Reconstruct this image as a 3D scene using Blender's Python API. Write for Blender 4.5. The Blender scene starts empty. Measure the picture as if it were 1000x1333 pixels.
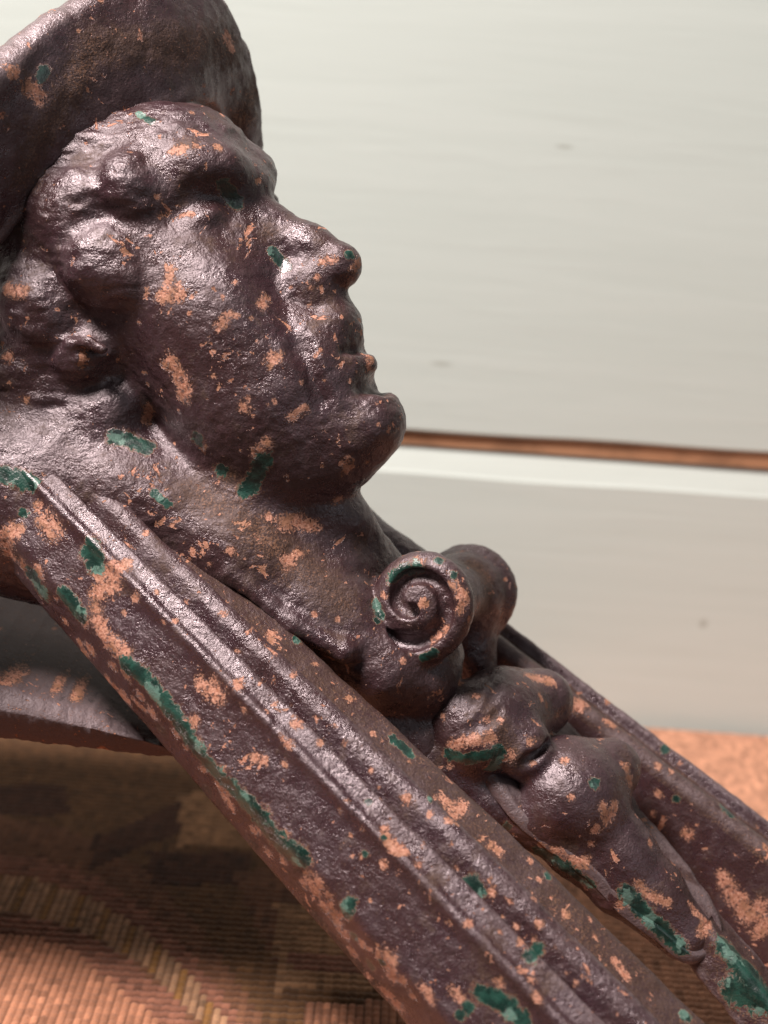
import bpy, math, random
import numpy as np
from mathutils import Vector, Matrix
from mathutils.bvhtree import BVHTree

random.seed(7); rng = np.random.default_rng(7)
sc = bpy.context.scene
col = sc.collection

# ------------------------------------------------------------------ camera, light, exposure
D = 1936.0                 # focal length in photo pixels (38 degrees over 1333 px)
UNIT = 0.34 / D            # metres per sculpting unit (one photo pixel at 0.34 m)
CAM_H = 0.23
PITCH, ROLL = math.radians(17.0), math.radians(3.9)
cam_pos = np.array([0.0, 0.0, CAM_H])
fwd = np.array([0.0, math.cos(PITCH), -math.sin(PITCH)])
up0 = np.array([0.0, math.sin(PITCH), math.cos(PITCH)])
rx0 = np.array([1.0, 0.0, 0.0])
RT = math.cos(ROLL) * rx0 + math.sin(ROLL) * up0
UP = -math.sin(ROLL) * rx0 + math.cos(ROLL) * up0
BK = -fwd

cam_data = bpy.data.cameras.new("camera")
cam = bpy.data.objects.new("camera", cam_data); col.objects.link(cam)
m = Matrix(((RT[0], UP[0], BK[0], cam_pos[0]), (RT[1], UP[1], BK[1], cam_pos[1]), (RT[2], UP[2], BK[2], cam_pos[2]), (0, 0, 0, 1)))
cam.matrix_world = m
cam_data.sensor_fit = 'VERTICAL'; cam_data.sensor_height = 36.0; cam_data.sensor_width = 27.0
cam_data.lens = 18.0 * D / 666.5
cam_data.clip_start = 0.01; cam_data.clip_end = 50.0
cam_data.dof.use_dof = True
cam_data.dof.focus_distance = (D - 85) * UNIT
cam_data.dof.aperture_fstop = 12.0
sc.camera = cam

world = bpy.data.worlds.new("World"); sc.world = world; world.use_nodes = True
bg = world.node_tree.nodes["Background"]
bg.inputs[0].default_value = (1.0, 0.96, 0.93, 1); bg.inputs[1].default_value = 0.05

def area_light(name, loc, target, size, power, color, size_y=None):
    l = bpy.data.lights.new(name, 'AREA'); l.energy = power; l.color = color; l.size = size
    if size_y: l.shape = 'RECTANGLE'; l.size_y = size_y
    o = bpy.data.objects.new(name, l); col.objects.link(o)
    o.location = loc
    o.rotation_euler = (Vector(target) - Vector(loc)).to_track_quat('-Z', 'Y').to_euler()
    return o
area_light("ceiling_lamp", (-0.46, 0.08, 1.00), (0.03, 0.42, 0.10), 0.36, 27.0, (1.0, 0.952, 0.915), 0.20)
area_light("window_light", (0.85, -0.55, 0.55), (0.10, 0.47, 0.06), 0.8, 1.6, (0.86, 0.96, 1.0))

sc.view_settings.view_transform = 'Standard'; sc.view_settings.look = 'None'
sc.view_settings.gamma = 1.0; sc.view_settings.exposure = 0.0; sc.view_settings.use_curve_mapping = False
sc.cycles.use_denoising = True
sc.cycles.max_bounces = 6

# ------------------------------------------------------------------ coordinates
def P(px, py, w=0.0):
    """point seen at a photo pixel, w units nearer than the reference distance"""
    f = (D - w) / D
    return np.array([(px - 500.0) * f, (666.5 - py) * f, w])
def to_world(a):
    a = np.asarray(a, dtype=np.float64)
    return cam_pos + UNIT * (a[..., 0:1] * RT + a[..., 1:2] * UP + (a[..., 2:3] - D) * BK)
def from_world(p):
    q = (np.asarray(p, float) - cam_pos) / UNIT
    return np.stack([q @ RT, q @ UP, q @ BK + D], -1)
def nrm(v):
    v = np.asarray(v, float); return v / np.linalg.norm(v)
ALONG_Y = np.array([RT[1], UP[1], BK[1]])     # world axes seen in sculpting coordinates
ALONG_Z = np.array([RT[2], UP[2], BK[2]])
def pixel_on_ground(px, py, z=0.0):
    d = (px - 500.0) * RT + (666.5 - py) * UP + D * fwd
    return cam_pos + d * ((z - CAM_H) / d[2])

# head frame: S toward the near side, U up the head, F out of the face
S = nrm([-0.34, -0.14, 0.93])
U = np.array([-0.47, 0.88, 0.0]); U = nrm(U - S * (U @ S))
F = np.cross(U, S); F = F if F[0] > 0 else -F
O = P(250, 400, 0)
HB = np.stack([F, U, S])
def Lc(f, u, s=0.0): return O + f * F + u * U + s * S
def H(px, py, s=0.0):
    c = np.array([0, 0, D]); d = P(px, py, 0) - c
    t = ((O @ S + s) - c @ S) / (d @ S)
    return c + t * d
def mir(p): return p - 2 * ((p - O) @ S) * S

# ------------------------------------------------------------------ materials
def new_mat(name):
    mt = bpy.data.materials.new(name); mt.use_nodes = True
    nt = mt.node_tree; b = nt.nodes["Principled BSDF"]
    return mt, nt, b
class NT:
    def __init__(s, nt): s.nt = nt
    def n(s, t, **kw):
        nd = s.nt.nodes.new(t)
        for k, v in kw.items():
            if k.startswith('i_'):
                nd.inputs[int(k[2:])].default_value = v
            else: setattr(nd, k, v)
        return nd
    def link(s, a, b): s.nt.links.new(a, b)
    def math(s, op, a, b=None, c=None, clamp=False):
        nd = s.nt.nodes.new('ShaderNodeMath'); nd.operation = op; nd.use_clamp = clamp
        for i, v in enumerate((a, b, c)):
            if v is None: continue
            if isinstance(v, (int, float)): nd.inputs[i].default_value = v
            else: s.link(v, nd.inputs[i])
        return nd.outputs[0]
    def noise(s, vec, scale, detail=4, rough=0.55, dist=0.0, four=None):
        nd = s.nt.nodes.new('ShaderNodeTexNoise'); s.link(vec, nd.inputs['Vector'])
        nd.inputs['Scale'].default_value = scale; nd.inputs['Detail'].default_value = detail
        nd.inputs['Roughness'].default_value = rough; nd.inputs['Distortion'].default_value = dist
        return nd.outputs['Fac']
    def step(s, v, lo, hi):
        nd = s.nt.nodes.new('ShaderNodeMapRange'); nd.interpolation_type = 'SMOOTHSTEP'
        s.link(v, nd.inputs['Value']); nd.inputs['From Min'].default_value = lo; nd.inputs['From Max'].default_value = hi
        return nd.outputs['Result']
    def mix(s, f, a, b):
        nd = s.nt.nodes.new('ShaderNodeMix'); nd.data_type = 'RGBA'
        for sock, v in ((nd.inputs[0], f), (nd.inputs[6], a), (nd.inputs[7], b)):
            if isinstance(v, tuple): sock.default_value = v if len(v) == 4 else (*v, 1)
            elif isinstance(v, (int, float)): sock.default_value = v
            else: s.link(v, sock)
        return nd.outputs[2]
    def mixf(s, f, a, b):
        nd = s.nt.nodes.new('ShaderNodeMix'); nd.data_type = 'FLOAT'
        for sock, v in ((nd.inputs[0], f), (nd.inputs[2], a), (nd.inputs[3], b)):
            if isinstance(v, (int, float)): sock.default_value = v
            else: s.link(v, sock)
        return nd.outputs[0]
    def bump(s, h, strength, dist, prev=None):
        nd = s.nt.nodes.new('ShaderNodeBump'); nd.inputs['Strength'].default_value = strength
        nd.inputs['Distance'].default_value = dist; s.link(h, nd.inputs['Height'])
        if prev is not None: s.link(prev, nd.inputs['Normal'])
        return nd.outputs[0]

def iron_material():
    mt, nt, b = new_mat("old_painted_cast_iron"); g = NT(nt)
    tc = g.n('ShaderNodeTexCoord').outputs['Object']
    vm = g.n('ShaderNodeVectorMath', operation='SCALE'); g.link(tc, vm.inputs[0]); vm.inputs['Scale'].default_value = 1.0 / UNIT
    v = vm.outputs[0]                                    # coordinates in sculpting units
    ag = g.n('ShaderNodeAttribute', attribute_name='green_paint').outputs['Fac']
    ao = g.n('ShaderNodeAttribute', attribute_name='primer').outputs['Fac']
    au = g.n('ShaderNodeAttribute', attribute_name='worn').outputs['Fac']
    am = g.n('ShaderNodeAttribute', attribute_name='painted_shade').outputs['Fac']
    n_big = g.noise(v, 0.011, 3)
    n_mid = g.noise(v, 0.045, 4, 0.6)
    n_edge = g.noise(v, 0.11, 6, 0.74, 0.8)
    n_fine = g.noise(v, 0.36, 3, 0.65)
    ad = g.n('ShaderNodeAttribute', attribute_name='dusty').outputs['Fac']
    n_grain = g.noise(v, 0.17, 4, 0.68)
    # iron
    base = g.mix(g.step(n_big, 0.38, 0.62), (0.043, 0.0185, 0.0230), (0.049, 0.0225, 0.0235))
    base = g.mix(g.math('MULTIPLY', g.step(n_mid, 0.50, 0.70), 0.55), base, (0.060, 0.031, 0.033))
    base = g.mix(g.math('MULTIPLY', g.step(n_fine, 0.50, 0.66), 0.75), base, (0.022, 0.0125, 0.013))
    # dry brown dust of old rust
    dust = g.math('MULTIPLY', g.step(g.math('ADD', g.noise(v, 0.017, 5, 0.7), g.math('MULTIPLY', n_edge, 0.35)), 0.70, 0.88), 0.6)
    dust = g.math('MAXIMUM', dust, g.math('MULTIPLY', g.step(g.math('ADD', ad, g.math('MULTIPLY', g.math('SUBTRACT', n_edge, 0.5), 1.8)), 0.10, 0.85), 0.65))
    base = g.mix(dust, base, g.mix(g.step(n_fine, 0.4, 0.6), (0.050, 0.028, 0.018), (0.105, 0.056, 0.034)))
    # ochre crumbs of rust, thicker in some areas
    cr = g.math('ADD', n_fine, g.math('MULTIPLY', g.math('SUBTRACT', g.noise(v, 0.016, 4, 0.6), 0.5), 0.55))
    cr = g.math('ADD', cr, g.math('MULTIPLY', g.math('MAXIMUM', ad, -0.4), 0.10))
    base = g.mix(g.math('MULTIPLY', g.step(cr, 0.67, 0.73), 0.75), base, (0.20, 0.095, 0.055))
    base = g.mix(g.math('MULTIPLY', am, 0.95), base, g.mix(g.step(n_edge, 0.4, 0.6), (0.010, 0.0065, 0.0065), (0.034, 0.021, 0.018)))  # base plate: shade painted into the base colour
    # worn bright edges
    worn = g.math('MULTIPLY', g.step(g.math('ADD', au, g.math('MULTIPLY', g.math('SUBTRACT', n_edge, 0.5), 1.6)), 0.30, 0.85), 0.75)
    base = g.mix(worn, base, (0.15, 0.105, 0.108))
    # salmon primer showing through
    spk = g.noise(v, 0.030, 5, 0.68, 0.5)
    spk_dens = g.math('MULTIPLY', g.math('SUBTRACT', n_big, 0.5), 0.25)
    fld_o = g.math('ADD', g.math('ADD', g.math('ADD', ao, g.math('MULTIPLY', g.math('MAXIMUM', au, 0.0), 0.55)), g.math('MULTIPLY', g.math('SUBTRACT', n_edge, 0.5), 3.2)), g.math('MULTIPLY', g.math('SUBTRACT', n_fine, 0.5), 2.2))
    holes = g.step(g.noise(v, 0.13, 5, 0.75), 0.54, 0.60)
    m_o1 = g.math('MULTIPLY', g.step(fld_o, 0.12, 0.24), g.math('SUBTRACT', 1.0, g.math('MULTIPLY', holes, 0.9)))
    m_o2 = g.math('MAXIMUM', g.step(g.math('ADD', spk, spk_dens), 0.64, 0.665), g.step(g.math('ADD', g.noise(v, 0.085, 3, 0.6, 0.3), spk_dens), 0.685, 0.705))
    m_o = g.math('MAXIMUM', m_o1, m_o2)
    rim_o = g.math('MAXIMUM', g.step(fld_o, -0.35, 0.15), g.step(g.math('ADD', spk, spk_dens), 0.635, 0.68))
    c = g.mix(g.math('MULTIPLY', rim_o, 0.6), base, (0.10, 0.042, 0.026))
    ocol = g.mix(g.step(n_fine, 0.35, 0.65), (0.34, 0.125, 0.072), (0.54, 0.26, 0.18))
    ocol = g.mix(g.step(g.noise(v, 0.05, 4, 0.6), 0.45, 0.65), ocol, g.mix(n_fine, (0.22, 0.085, 0.045), (0.42, 0.20, 0.12)))
    c = g.mix(m_o, c, ocol)
    # green paint
    fld_g = g.math('ADD', ag, g.math('MULTIPLY', g.math('SUBTRACT', n_edge, 0.5), 2.8))
    m_g = g.step(fld_g, 0.0, 0.04)
    rim_g = g.math('MULTIPLY', g.step(fld_g, -0.25, 0.0), 0.8)
    c = g.mix(rim_g, c, (0.20, 0.085, 0.05))
    gcol = g.mix(g.step(n_mid, 0.42, 0.60), (0.006, 0.024, 0.018), (0.017, 0.060, 0.044))
    pale = g.math('MULTIPLY', g.step(g.noise(v, 0.03, 4), 0.56, 0.60), 0.65)
    gcol = g.mix(pale, gcol, (0.15, 0.25, 0.20))
    edge_g = g.math('MULTIPLY', g.math('SUBTRACT', 1.0, g.step(fld_g, 0.05, 0.22)), 0.45)
    gcol = g.mix(edge_g, gcol, (0.16, 0.22, 0.17))
    c = g.mix(m_g, c, gcol)
    g.link(c, b.inputs['Base Color'])
    rough = g.mixf(g.step(n_mid, 0.35, 0.65), 0.20, 0.34)
    rough = g.math('ADD', rough, g.math('MULTIPLY', g.step(g.noise(v, 0.02, 4, 0.6), 0.42, 0.66), 0.16))
    rough = g.mixf(dust, rough, 0.75)
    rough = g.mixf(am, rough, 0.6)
    rough = g.mixf(m_o, rough, 0.55)
    rough = g.mixf(m_g, rough, 0.30)
    g.link(rough, b.inputs['Roughness'])
    g.link(g.mixf(g.math('MAXIMUM', g.math('MAXIMUM', dust, am), g.math('MULTIPLY', m_o, 0.6)), g.mixf(g.step(n_big, 0.4, 0.6), 1.0, 0.6), 0.15), b.inputs['Specular IOR Level'])
    b.inputs['IOR'].default_value = 1.64
    b.inputs['Specular Tint'].default_value = (1.0, 0.82, 0.85, 1)
    # relief
    nn = g.bump(n_mid, 0.22, 6 * UNIT)
    soft = g.math('MULTIPLY', n_grain, g.math('SUBTRACT', 1.0, g.math('MULTIPLY', m_g, 0.85)))
    nn = g.bump(soft, 0.52, 3.6 * UNIT, nn)
    nn = g.bump(n_fine, 0.36, 1.8 * UNIT, nn)
    nn = g.bump(g.noise(v, 0.5, 2, 0.6), 0.15, 0.8 * UNIT, nn)
    lay = g.math('ADD', g.math('MULTIPLY', m_g, 1.0), g.math('MULTIPLY', m_o, -0.35))
    nn = g.bump(lay, 0.9, 3.0 * UNIT, nn)
    g.link(nn, b.inputs['Normal'])
    return mt

def paint_wood_material():
    mt, nt, b = new_mat("sage_painted_board"); g = NT(nt)
    tc = g.n('ShaderNodeTexCoord').outputs['Object']
    mp = g.n('ShaderNodeMapping'); g.link(tc, mp.inputs[0]); mp.inputs['Scale'].default_value = (3.0, 20.0, 42.0)
    mp.inputs['Rotation'].default_value = (0, 0.06, 0)
    oi = g.n('ShaderNodeObjectInfo').outputs['Random']
    mp.inputs['Location'].default_value = (0.3, 0, 0.1)
    v = mp.outputs[0]
    a = g.noise(v, 1.6, 6, 0.62, 1.2)
    f2 = g.noise(v, 6.0, 4, 0.6, 0.3)
    c = g.mix(g.step(a, 0.36, 0.64), (0.578, 0.604, 0.560), (0.600, 0.624, 0.580))
    c = g.mix(g.math('MULTIPLY', g.step(f2, 0.55, 0.75), 0.18), c, (0.50, 0.515, 0.47))
    for kx, kz, ax_, az_ in ((0.0165, 0.1285, 0.0050, 0.0011), (0.120, 0.0385, 0.0018, 0.0020), (0.052, 0.205, 0.0040, 0.0010), (0.150, 0.1560, 0.0022, 0.0009)):
        sp_ = g.n('ShaderNodeVectorMath', operation='SUBTRACT'); g.link(tc, sp_.inputs[0]); sp_.inputs[1].default_value = (kx, WALL_Y, kz)
        dv_ = g.n('ShaderNodeVectorMath', operation='MULTIPLY'); g.link(sp_.outputs[0], dv_.inputs[0]); dv_.inputs[1].default_value = (1 / ax_, 0, 1 / az_)
        ln_ = g.n('ShaderNodeVectorMath', operation='LENGTH'); g.link(dv_.outputs[0], ln_.inputs[0])
        k_ = g.math('SUBTRACT', 1.0, g.step(g.math('ADD', ln_.outputs['Value'], g.math('MULTIPLY', f2, 0.8)), 0.7, 1.6))
        c = g.mix(g.math('MULTIPLY', k_, 0.45), c, (0.27, 0.26, 0.21))
    g.link(c, b.inputs['Base Color'])
    b.inputs['Roughness'].default_value = 0.5; b.inputs['Specular IOR Level'].default_value = 0.35
    nn = g.bump(a, 0.12, 0.0010); nn = g.bump(f2, 0.2, 0.0004, nn)
    g.link(nn, b.inputs['Normal'])
    return mt

def plain_wood_material(name, c1, c2):
    mt, nt, b = new_mat(name); g = NT(nt)
    tc = g.n('ShaderNodeTexCoord').outputs['Object']
    mp = g.n('ShaderNodeMapping'); g.link(tc, mp.inputs[0]); mp.inputs['Scale'].default_value = (4, 30, 90)
    a = g.noise(mp.outputs[0], 2.0, 5, 0.6, 0.5)
    gr = g.noise(tc, 45.0, 5, 0.65)
    cc = g.mix(g.math('MULTIPLY', g.step(gr, 0.45, 0.65), 0.4), g.mix(g.step(a, 0.35, 0.65), c1, c2), tuple(x * 0.3 for x in c1))
    g.link(cc, b.inputs['Base Color'])
    b.inputs['Roughness'].default_value = 0.65
    g.link(g.bump(a, 0.3, 0.0006), b.inputs['Normal'])
    return mt

def cloth_material():
    mt, nt, b = new_mat("woven_tapestry_yarn"); g = NT(nt)
    at = g.n('ShaderNodeAttribute', attribute_name='yarn').outputs['Color']
    tc = g.n('ShaderNodeTexCoord').outputs['Object']
    n1 = g.noise(tc, 1400, 3); n2 = g.noise(tc, 60, 3)
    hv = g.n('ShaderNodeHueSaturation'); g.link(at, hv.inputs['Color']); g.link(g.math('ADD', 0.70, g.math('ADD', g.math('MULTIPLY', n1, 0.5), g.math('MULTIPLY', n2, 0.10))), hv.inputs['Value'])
    c = hv.outputs[0]
    g.link(c, b.inputs['Base Color'])
    b.inputs['Roughness'].default_value = 0.85; b.inputs['Specular IOR Level'].default_value = 0.2
    b.inputs['Sheen Weight'].default_value = 0.15
    g.link(g.bump(n1, 0.5, 0.0006), b.inputs['Normal'])
    return mt

WALL_Y = pixel_on_ground(900, 942)[1] + 0.004
M_IRON = iron_material()
M_BOARD = paint_wood_material()
M_PINE = plain_wood_material("raw_pine_tongue", (0.40, 0.18, 0.09), (0.48, 0.24, 0.13))
M_TABLE = plain_wood_material("dark_table_wood", (0.05, 0.03, 0.02), (0.08, 0.05, 0.03))
M_CLOTH = cloth_material()

# ------------------------------------------------------------------ mesh helpers
def mesh_obj(name, verts, faces, mat, parent=None, origin=(0, 0, 0), smooth=True, normals=None):
    me = bpy.data.meshes.new(name)
    v = np.asarray(verts, dtype=np.float64) - np.asarray(origin, float)
    if isinstance(faces, np.ndarray):
        nf, k = faces.shape
        me.vertices.add(len(v)); me.vertices.foreach_set('co', v.astype(np.float32).ravel())
        me.loops.add(nf * k); me.loops.foreach_set('vertex_index', faces.astype(np.int32).ravel())
        me.polygons.add(nf); me.polygons.foreach_set('loop_start', np.arange(0, nf * k, k, dtype=np.int32))
        me.polygons.foreach_set('loop_total', np.full(nf, k, dtype=np.int32))
        me.update(calc_edges=True); me.validate()
    else:
        me.from_pydata([tuple(x) for x in v], [], [tuple(f) for f in faces]); me.update()
    me.materials.append(mat)
    me.polygons.foreach_set('use_smooth', np.full(len(me.polygons), smooth))
    o = bpy.data.objects.new(name, me); col.objects.link(o)
    if parent is not None: o.parent = parent
    else: o.location = origin
    if normals is not None: me.normals_split_custom_set_from_vertices([tuple(x) for x in normals])
    return o
def tag(o, label=None, cat=None, kind=None):
    if label: o['label'] = label
    if cat: o['category'] = cat
    if kind: o['kind'] = kind
    return o
def spline(pts, n):
    """Catmull-Rom through rows of pts, n samples"""
    p = np.asarray(pts, float); p = np.vstack([2 * p[0] - p[1], p, 2 * p[-1] - p[-2]])
    k = len(p) - 3
    t = np.linspace(0, k - 1e-6, n); i = t.astype(int); f = (t - i)[:, None]
    a, b, c, d = p[i], p[i + 1], p[i + 2], p[i + 3]
    return 0.5 * (2 * b + (c - a) * f + (2 * a - 5 * b + 4 * c - d) * f ** 2 + (3 * b - a - 3 * c + d) * f ** 3)
def vnoise(p, seed=0, octaves=3):
    """cheap smooth lattice value noise in [-1,1] for arrays of points"""
    p = np.asarray(p, float); out = 0; amp = 1.0; tot = 0
    for o in range(octaves):
        q = p * (2 ** o) + 17.3 * o + seed * 3.7
        i = np.floor(q).astype(np.int64); f = q - i; f = f * f * (3 - 2 * f)
        def h(dx, dy, dz):
            n = (i[:, 0] + dx) * 73856093 ^ (i[:, 1] + dy) * 19349663 ^ (i[:, 2] + dz) * 83492791 ^ (seed + o) * 2654435761
            n = (n ^ (n >> 13)) * 1274126177 & 0x7fffffff
            n = (n ^ (n >> 16)) & 0xffff
            return n / 32767.5 - 1
        x0 = h(0,0,0)*(1-f[:,0]) + h(1,0,0)*f[:,0]; x1 = h(0,1,0)*(1-f[:,0]) + h(1,1,0)*f[:,0]
        x2 = h(0,0,1)*(1-f[:,0]) + h(1,0,1)*f[:,0]; x3 = h(0,1,1)*(1-f[:,0]) + h(1,1,1)*f[:,0]
        y0 = x0*(1-f[:,1]) + x1*f[:,1]; y1 = x2*(1-f[:,1]) + x3*f[:,1]
        out = out + amp * (y0*(1-f[:,2]) + y1*f[:,2]); tot += amp; amp *= 0.5
    return out / tot

# ------------------------------------------------------------------ signed distance sculpting
class Grid:
    def __init__(s, lo, hi, h):
        s.lo = np.asarray(lo, float); s.h = h
        s.shape = tuple(np.ceil((np.asarray(hi, float) - s.lo) / h).astype(int) + 1)
        s.F = np.full(s.shape, 60.0, np.float32); s.part = np.zeros(s.shape, np.int8)
    def region(s, lo, hi):
        a = np.maximum(np.floor((lo - s.lo) / s.h).astype(int), 0); b = np.minimum(np.ceil((hi - s.lo) / s.h).astype(int) + 1, s.shape)
        if np.any(b <= a): return None
        sl = tuple(slice(int(x), int(y)) for x, y in zip(a, b))
        ax = [(s.lo[k] + np.arange(a[k], b[k]) * s.h).astype(np.float32) for k in range(3)]
        return sl, ax
    def merge(s, sl, d, k, part, sub):
        f = s.F[sl]
        if sub:
            d = -d; hh = np.clip(0.5 - 0.5 * (f - d) / k, 0, 1)
            s.F[sl] = f + (d - f) * hh + k * hh * (1 - hh)
        else:
            s.part[sl] = np.where(d < f, part, s.part[sl])
            hh = np.clip(0.5 + 0.5 * (f - d) / k, 0, 1)
            s.F[sl] = f + (d - f) * hh - k * hh * (1 - hh)
    def ell(s, c, r, basis=HB, k=20.0, part=0, sub=False):
        c = np.asarray(c, float); r = np.asarray(r, float) * np.ones(3)
        ext = np.sqrt(((basis * r[:, None]) ** 2).sum(0)) + k + 4 * s.h
        rg = s.region(c - ext, c + ext)
        if rg is None: return
        sl, (x, y, z) = rg
        x = (x - c[0])[:, None, None]; y = (y - c[1])[None, :, None]; z = (z - c[2])[None, None, :]
        k0 = 0; k1 = 0
        for i in range(3):
            q = (x * basis[i, 0] + y * basis[i, 1] + z * basis[i, 2]) / np.float32(r[i])
            k0 = k0 + q * q; k1 = k1 + (q / np.float32(r[i])) ** 2
        k0 = np.sqrt(k0); k1 = np.sqrt(k1) + 1e-9
        s.merge(sl, k0 * (k0 - 1) / k1, k, part, sub)
    def cone(s, a, b, ra, rb, k=15.0, part=0, sub=False):
        a = np.asarray(a, float); b = np.asarray(b, float); rm = max(ra, rb) + k + 4 * s.h
        rg = s.region(np.minimum(a, b) - rm, np.maximum(a, b) + rm)
        if rg is None: return
        sl, (x, y, z) = rg
        x = (x - a[0])[:, None, None]; y = (y - a[1])[None, :, None]; z = (z - a[2])[None, None, :]
        d = (b - a).astype(np.float32); t = np.clip((x * d[0] + y * d[1] + z * d[2]) / (d @ d), 0, 1)
        q = np.sqrt((x - t * d[0]) ** 2 + (y - t * d[1]) ** 2 + (z - t * d[2]) ** 2) - (ra + (rb - ra) * t)
        s.merge(sl, q.astype(np.float32), k, part, sub)
    def tube(s, pts, radii, k=12.0, part=0, sub=False):
        for i in range(len(pts) - 1): s.cone(pts[i], pts[i + 1], radii[i], radii[i + 1], k, part, sub)
    def mesh(s):
        """naive surface nets -> verts, quads, part per quad"""
        F = s.F; ins = F < 0
        cnt = np.zeros(tuple(n - 1 for n in F.shape), np.int8)
        for dx in (0, 1):
            for dy in (0, 1):
                for dz in (0, 1):
                    cnt += ins[dx:F.shape[0] - 1 + dx, dy:F.shape[1] - 1 + dy, dz:F.shape[2] - 1 + dz]
        act = (cnt > 0) & (cnt < 8)
        ii = np.argwhere(act); idx = np.full(act.shape, -1, np.int32); idx[act] = np.arange(len(ii))
        acc = np.zeros((len(ii), 3)); num = np.zeros(len(ii))
        corners = [(a, b, c) for a in (0, 1) for b in (0, 1) for c in (0, 1)]
        val = {cn: F[ii[:, 0] + cn[0], ii[:, 1] + cn[1], ii[:, 2] + cn[2]].astype(float) for cn in corners}
        for cn in corners:
            for ax in range(3):
                if cn[ax]: continue
                c2 = list(cn); c2[ax] = 1; c2 = tuple(c2)
                v0, v1 = val[cn], val[c2]; x = (v0 < 0) != (v1 < 0)
                t = np.where(x, v0 / np.where(x, v0 - v1, 1), 0)
                p = np.tile(np.array(cn, float), (len(ii), 1)); p[:, ax] = t
                acc[x] += p[x]; num += x
        verts = s.lo + s.h * (ii + acc / num[:, None])
        quads = []; parts = []
        for ax in range(3):
            o1, o2 = [(1, 2), (2, 0), (0, 1)][ax]
            sl0 = [slice(None)] * 3; sl1 = [slice(None)] * 3
            sl0[ax] = slice(0, -1); sl1[ax] = slice(1, None)
            ch = ins[tuple(sl0)] != ins[tuple(sl1)]
            e = np.argwhere(ch)
            ok = (e[:, o1] > 0) & (e[:, o2] > 0) & (e[:, o1] < F.shape[o1] - 1) & (e[:, o2] < F.shape[o2] - 1)
            e = e[ok]
            def cell(d1, d2):
                q = e.copy(); q[:, o1] += d1; q[:, o2] += d2
                return idx[q[:, 0], q[:, 1], q[:, 2]]
            qd = np.stack([cell(-1, -1), cell(0, -1), cell(0, 0), cell(-1, 0)], 1)
            flip = ~ins[e[:, 0], e[:, 1], e[:, 2]]
            qd[flip] = qd[flip][:, ::-1]
            quads.append(qd); parts.append(s.part[e[:, 0], e[:, 1], e[:, 2]])
        return verts, np.vstack(quads), np.concatenate(parts)
def vert_normals(v, q):
    n = np.cross(v[q[:, 2]] - v[q[:, 0]], v[q[:, 3]] - v[q[:, 1]])
    out = np.zeros_like(v)
    for k in range(q.shape[1]): np.add.at(out, q[:, k], n)
    return out / (np.linalg.norm(out, axis=1, keepdims=True) + 1e-12)

# ------------------------------------------------------------------ setting: table, boarded wall
WALL_Y = pixel_on_ground(900, 942)[1] + 0.004
def board(name, z0, z1, parent):
    """one board with a chamfered top edge, its front face at y=0 of the wall"""
    x0, x1 = -0.55, 0.55; ch, dp, th = 0.0105, 0.0042, 0.016
    prof = [(0.0012, z0), (0.0, z0 + 0.0012), (0.0, z1 - ch - 0.001), (0.0005, z1 - ch), (dp - 0.0006, z1 - 0.0006), (dp, z1), (th, z1), (th, z0)]
    n = 60; xs = np.linspace(x0, x1, n)
    v = np.array([(x, WALL_Y + y + (0.0 if y >= dp else 0.00025 * math.sin(x * 23 + z * 40)), z + 0.0004 * math.sin(x * 11 + z0 * 50) + 0.00035 * math.sin(x * 61 + z * 90) * math.sin(x * 23)) for x in xs for y, z in prof])
    k = len(prof)
    f = [(i * k + j, i * k + (j + 1) % k, (i + 1) * k + (j + 1) % k, (i + 1) * k + j) for i in range(n - 1) for j in range(k)]
    return mesh_obj(name, v, f, M_BOARD, parent, smooth=False)
wall = bpy.data.objects.new("wall", None); col.objects.link(wall); wall['kind'] = 'structure'
# joint height from the pixel where the joint meets the photo's right side
d_ = (800 - 500.0) * RT + (666.5 - 586) * UP + D * fwd
ZJ = (cam_pos + d_ * (WALL_Y / d_[1]))[2]
GAP = 0.0040
board("plank", -0.06, ZJ - GAP * 0.5, wall)
board("plank", ZJ + GAP * 0.5, ZJ + 0.175, wall)
board("plank", ZJ + 0.175 + GAP, ZJ + 0.36, wall)
for zt in (ZJ, ZJ + 0.175 + GAP * 0.5):
    v = [(x, WALL_Y + y, zt + z) for x in (-0.55, 0.55) for y in (0.0018, 0.0130) for z in (-0.0033, 0.0038)]
    mesh_obj("tongue", v, [(0, 1, 5, 4), (2, 6, 7, 3), (0, 4, 6, 2), (1, 3, 7, 5)], M_PINE, wall, smooth=False)

tb = mesh_obj("table", [(x, y, z) for x in (-0.6, 0.6) for y in (0.02, WALL_Y + 0.001) for z in (-0.03, -0.008)],
              [(0, 1, 3, 2), (4, 6, 7, 5), (0, 4, 5, 1), (2, 3, 7, 6), (1, 5, 7, 3), (0, 2, 6, 4)], M_TABLE, smooth=False)
tag(tb, kind='structure')

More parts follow.
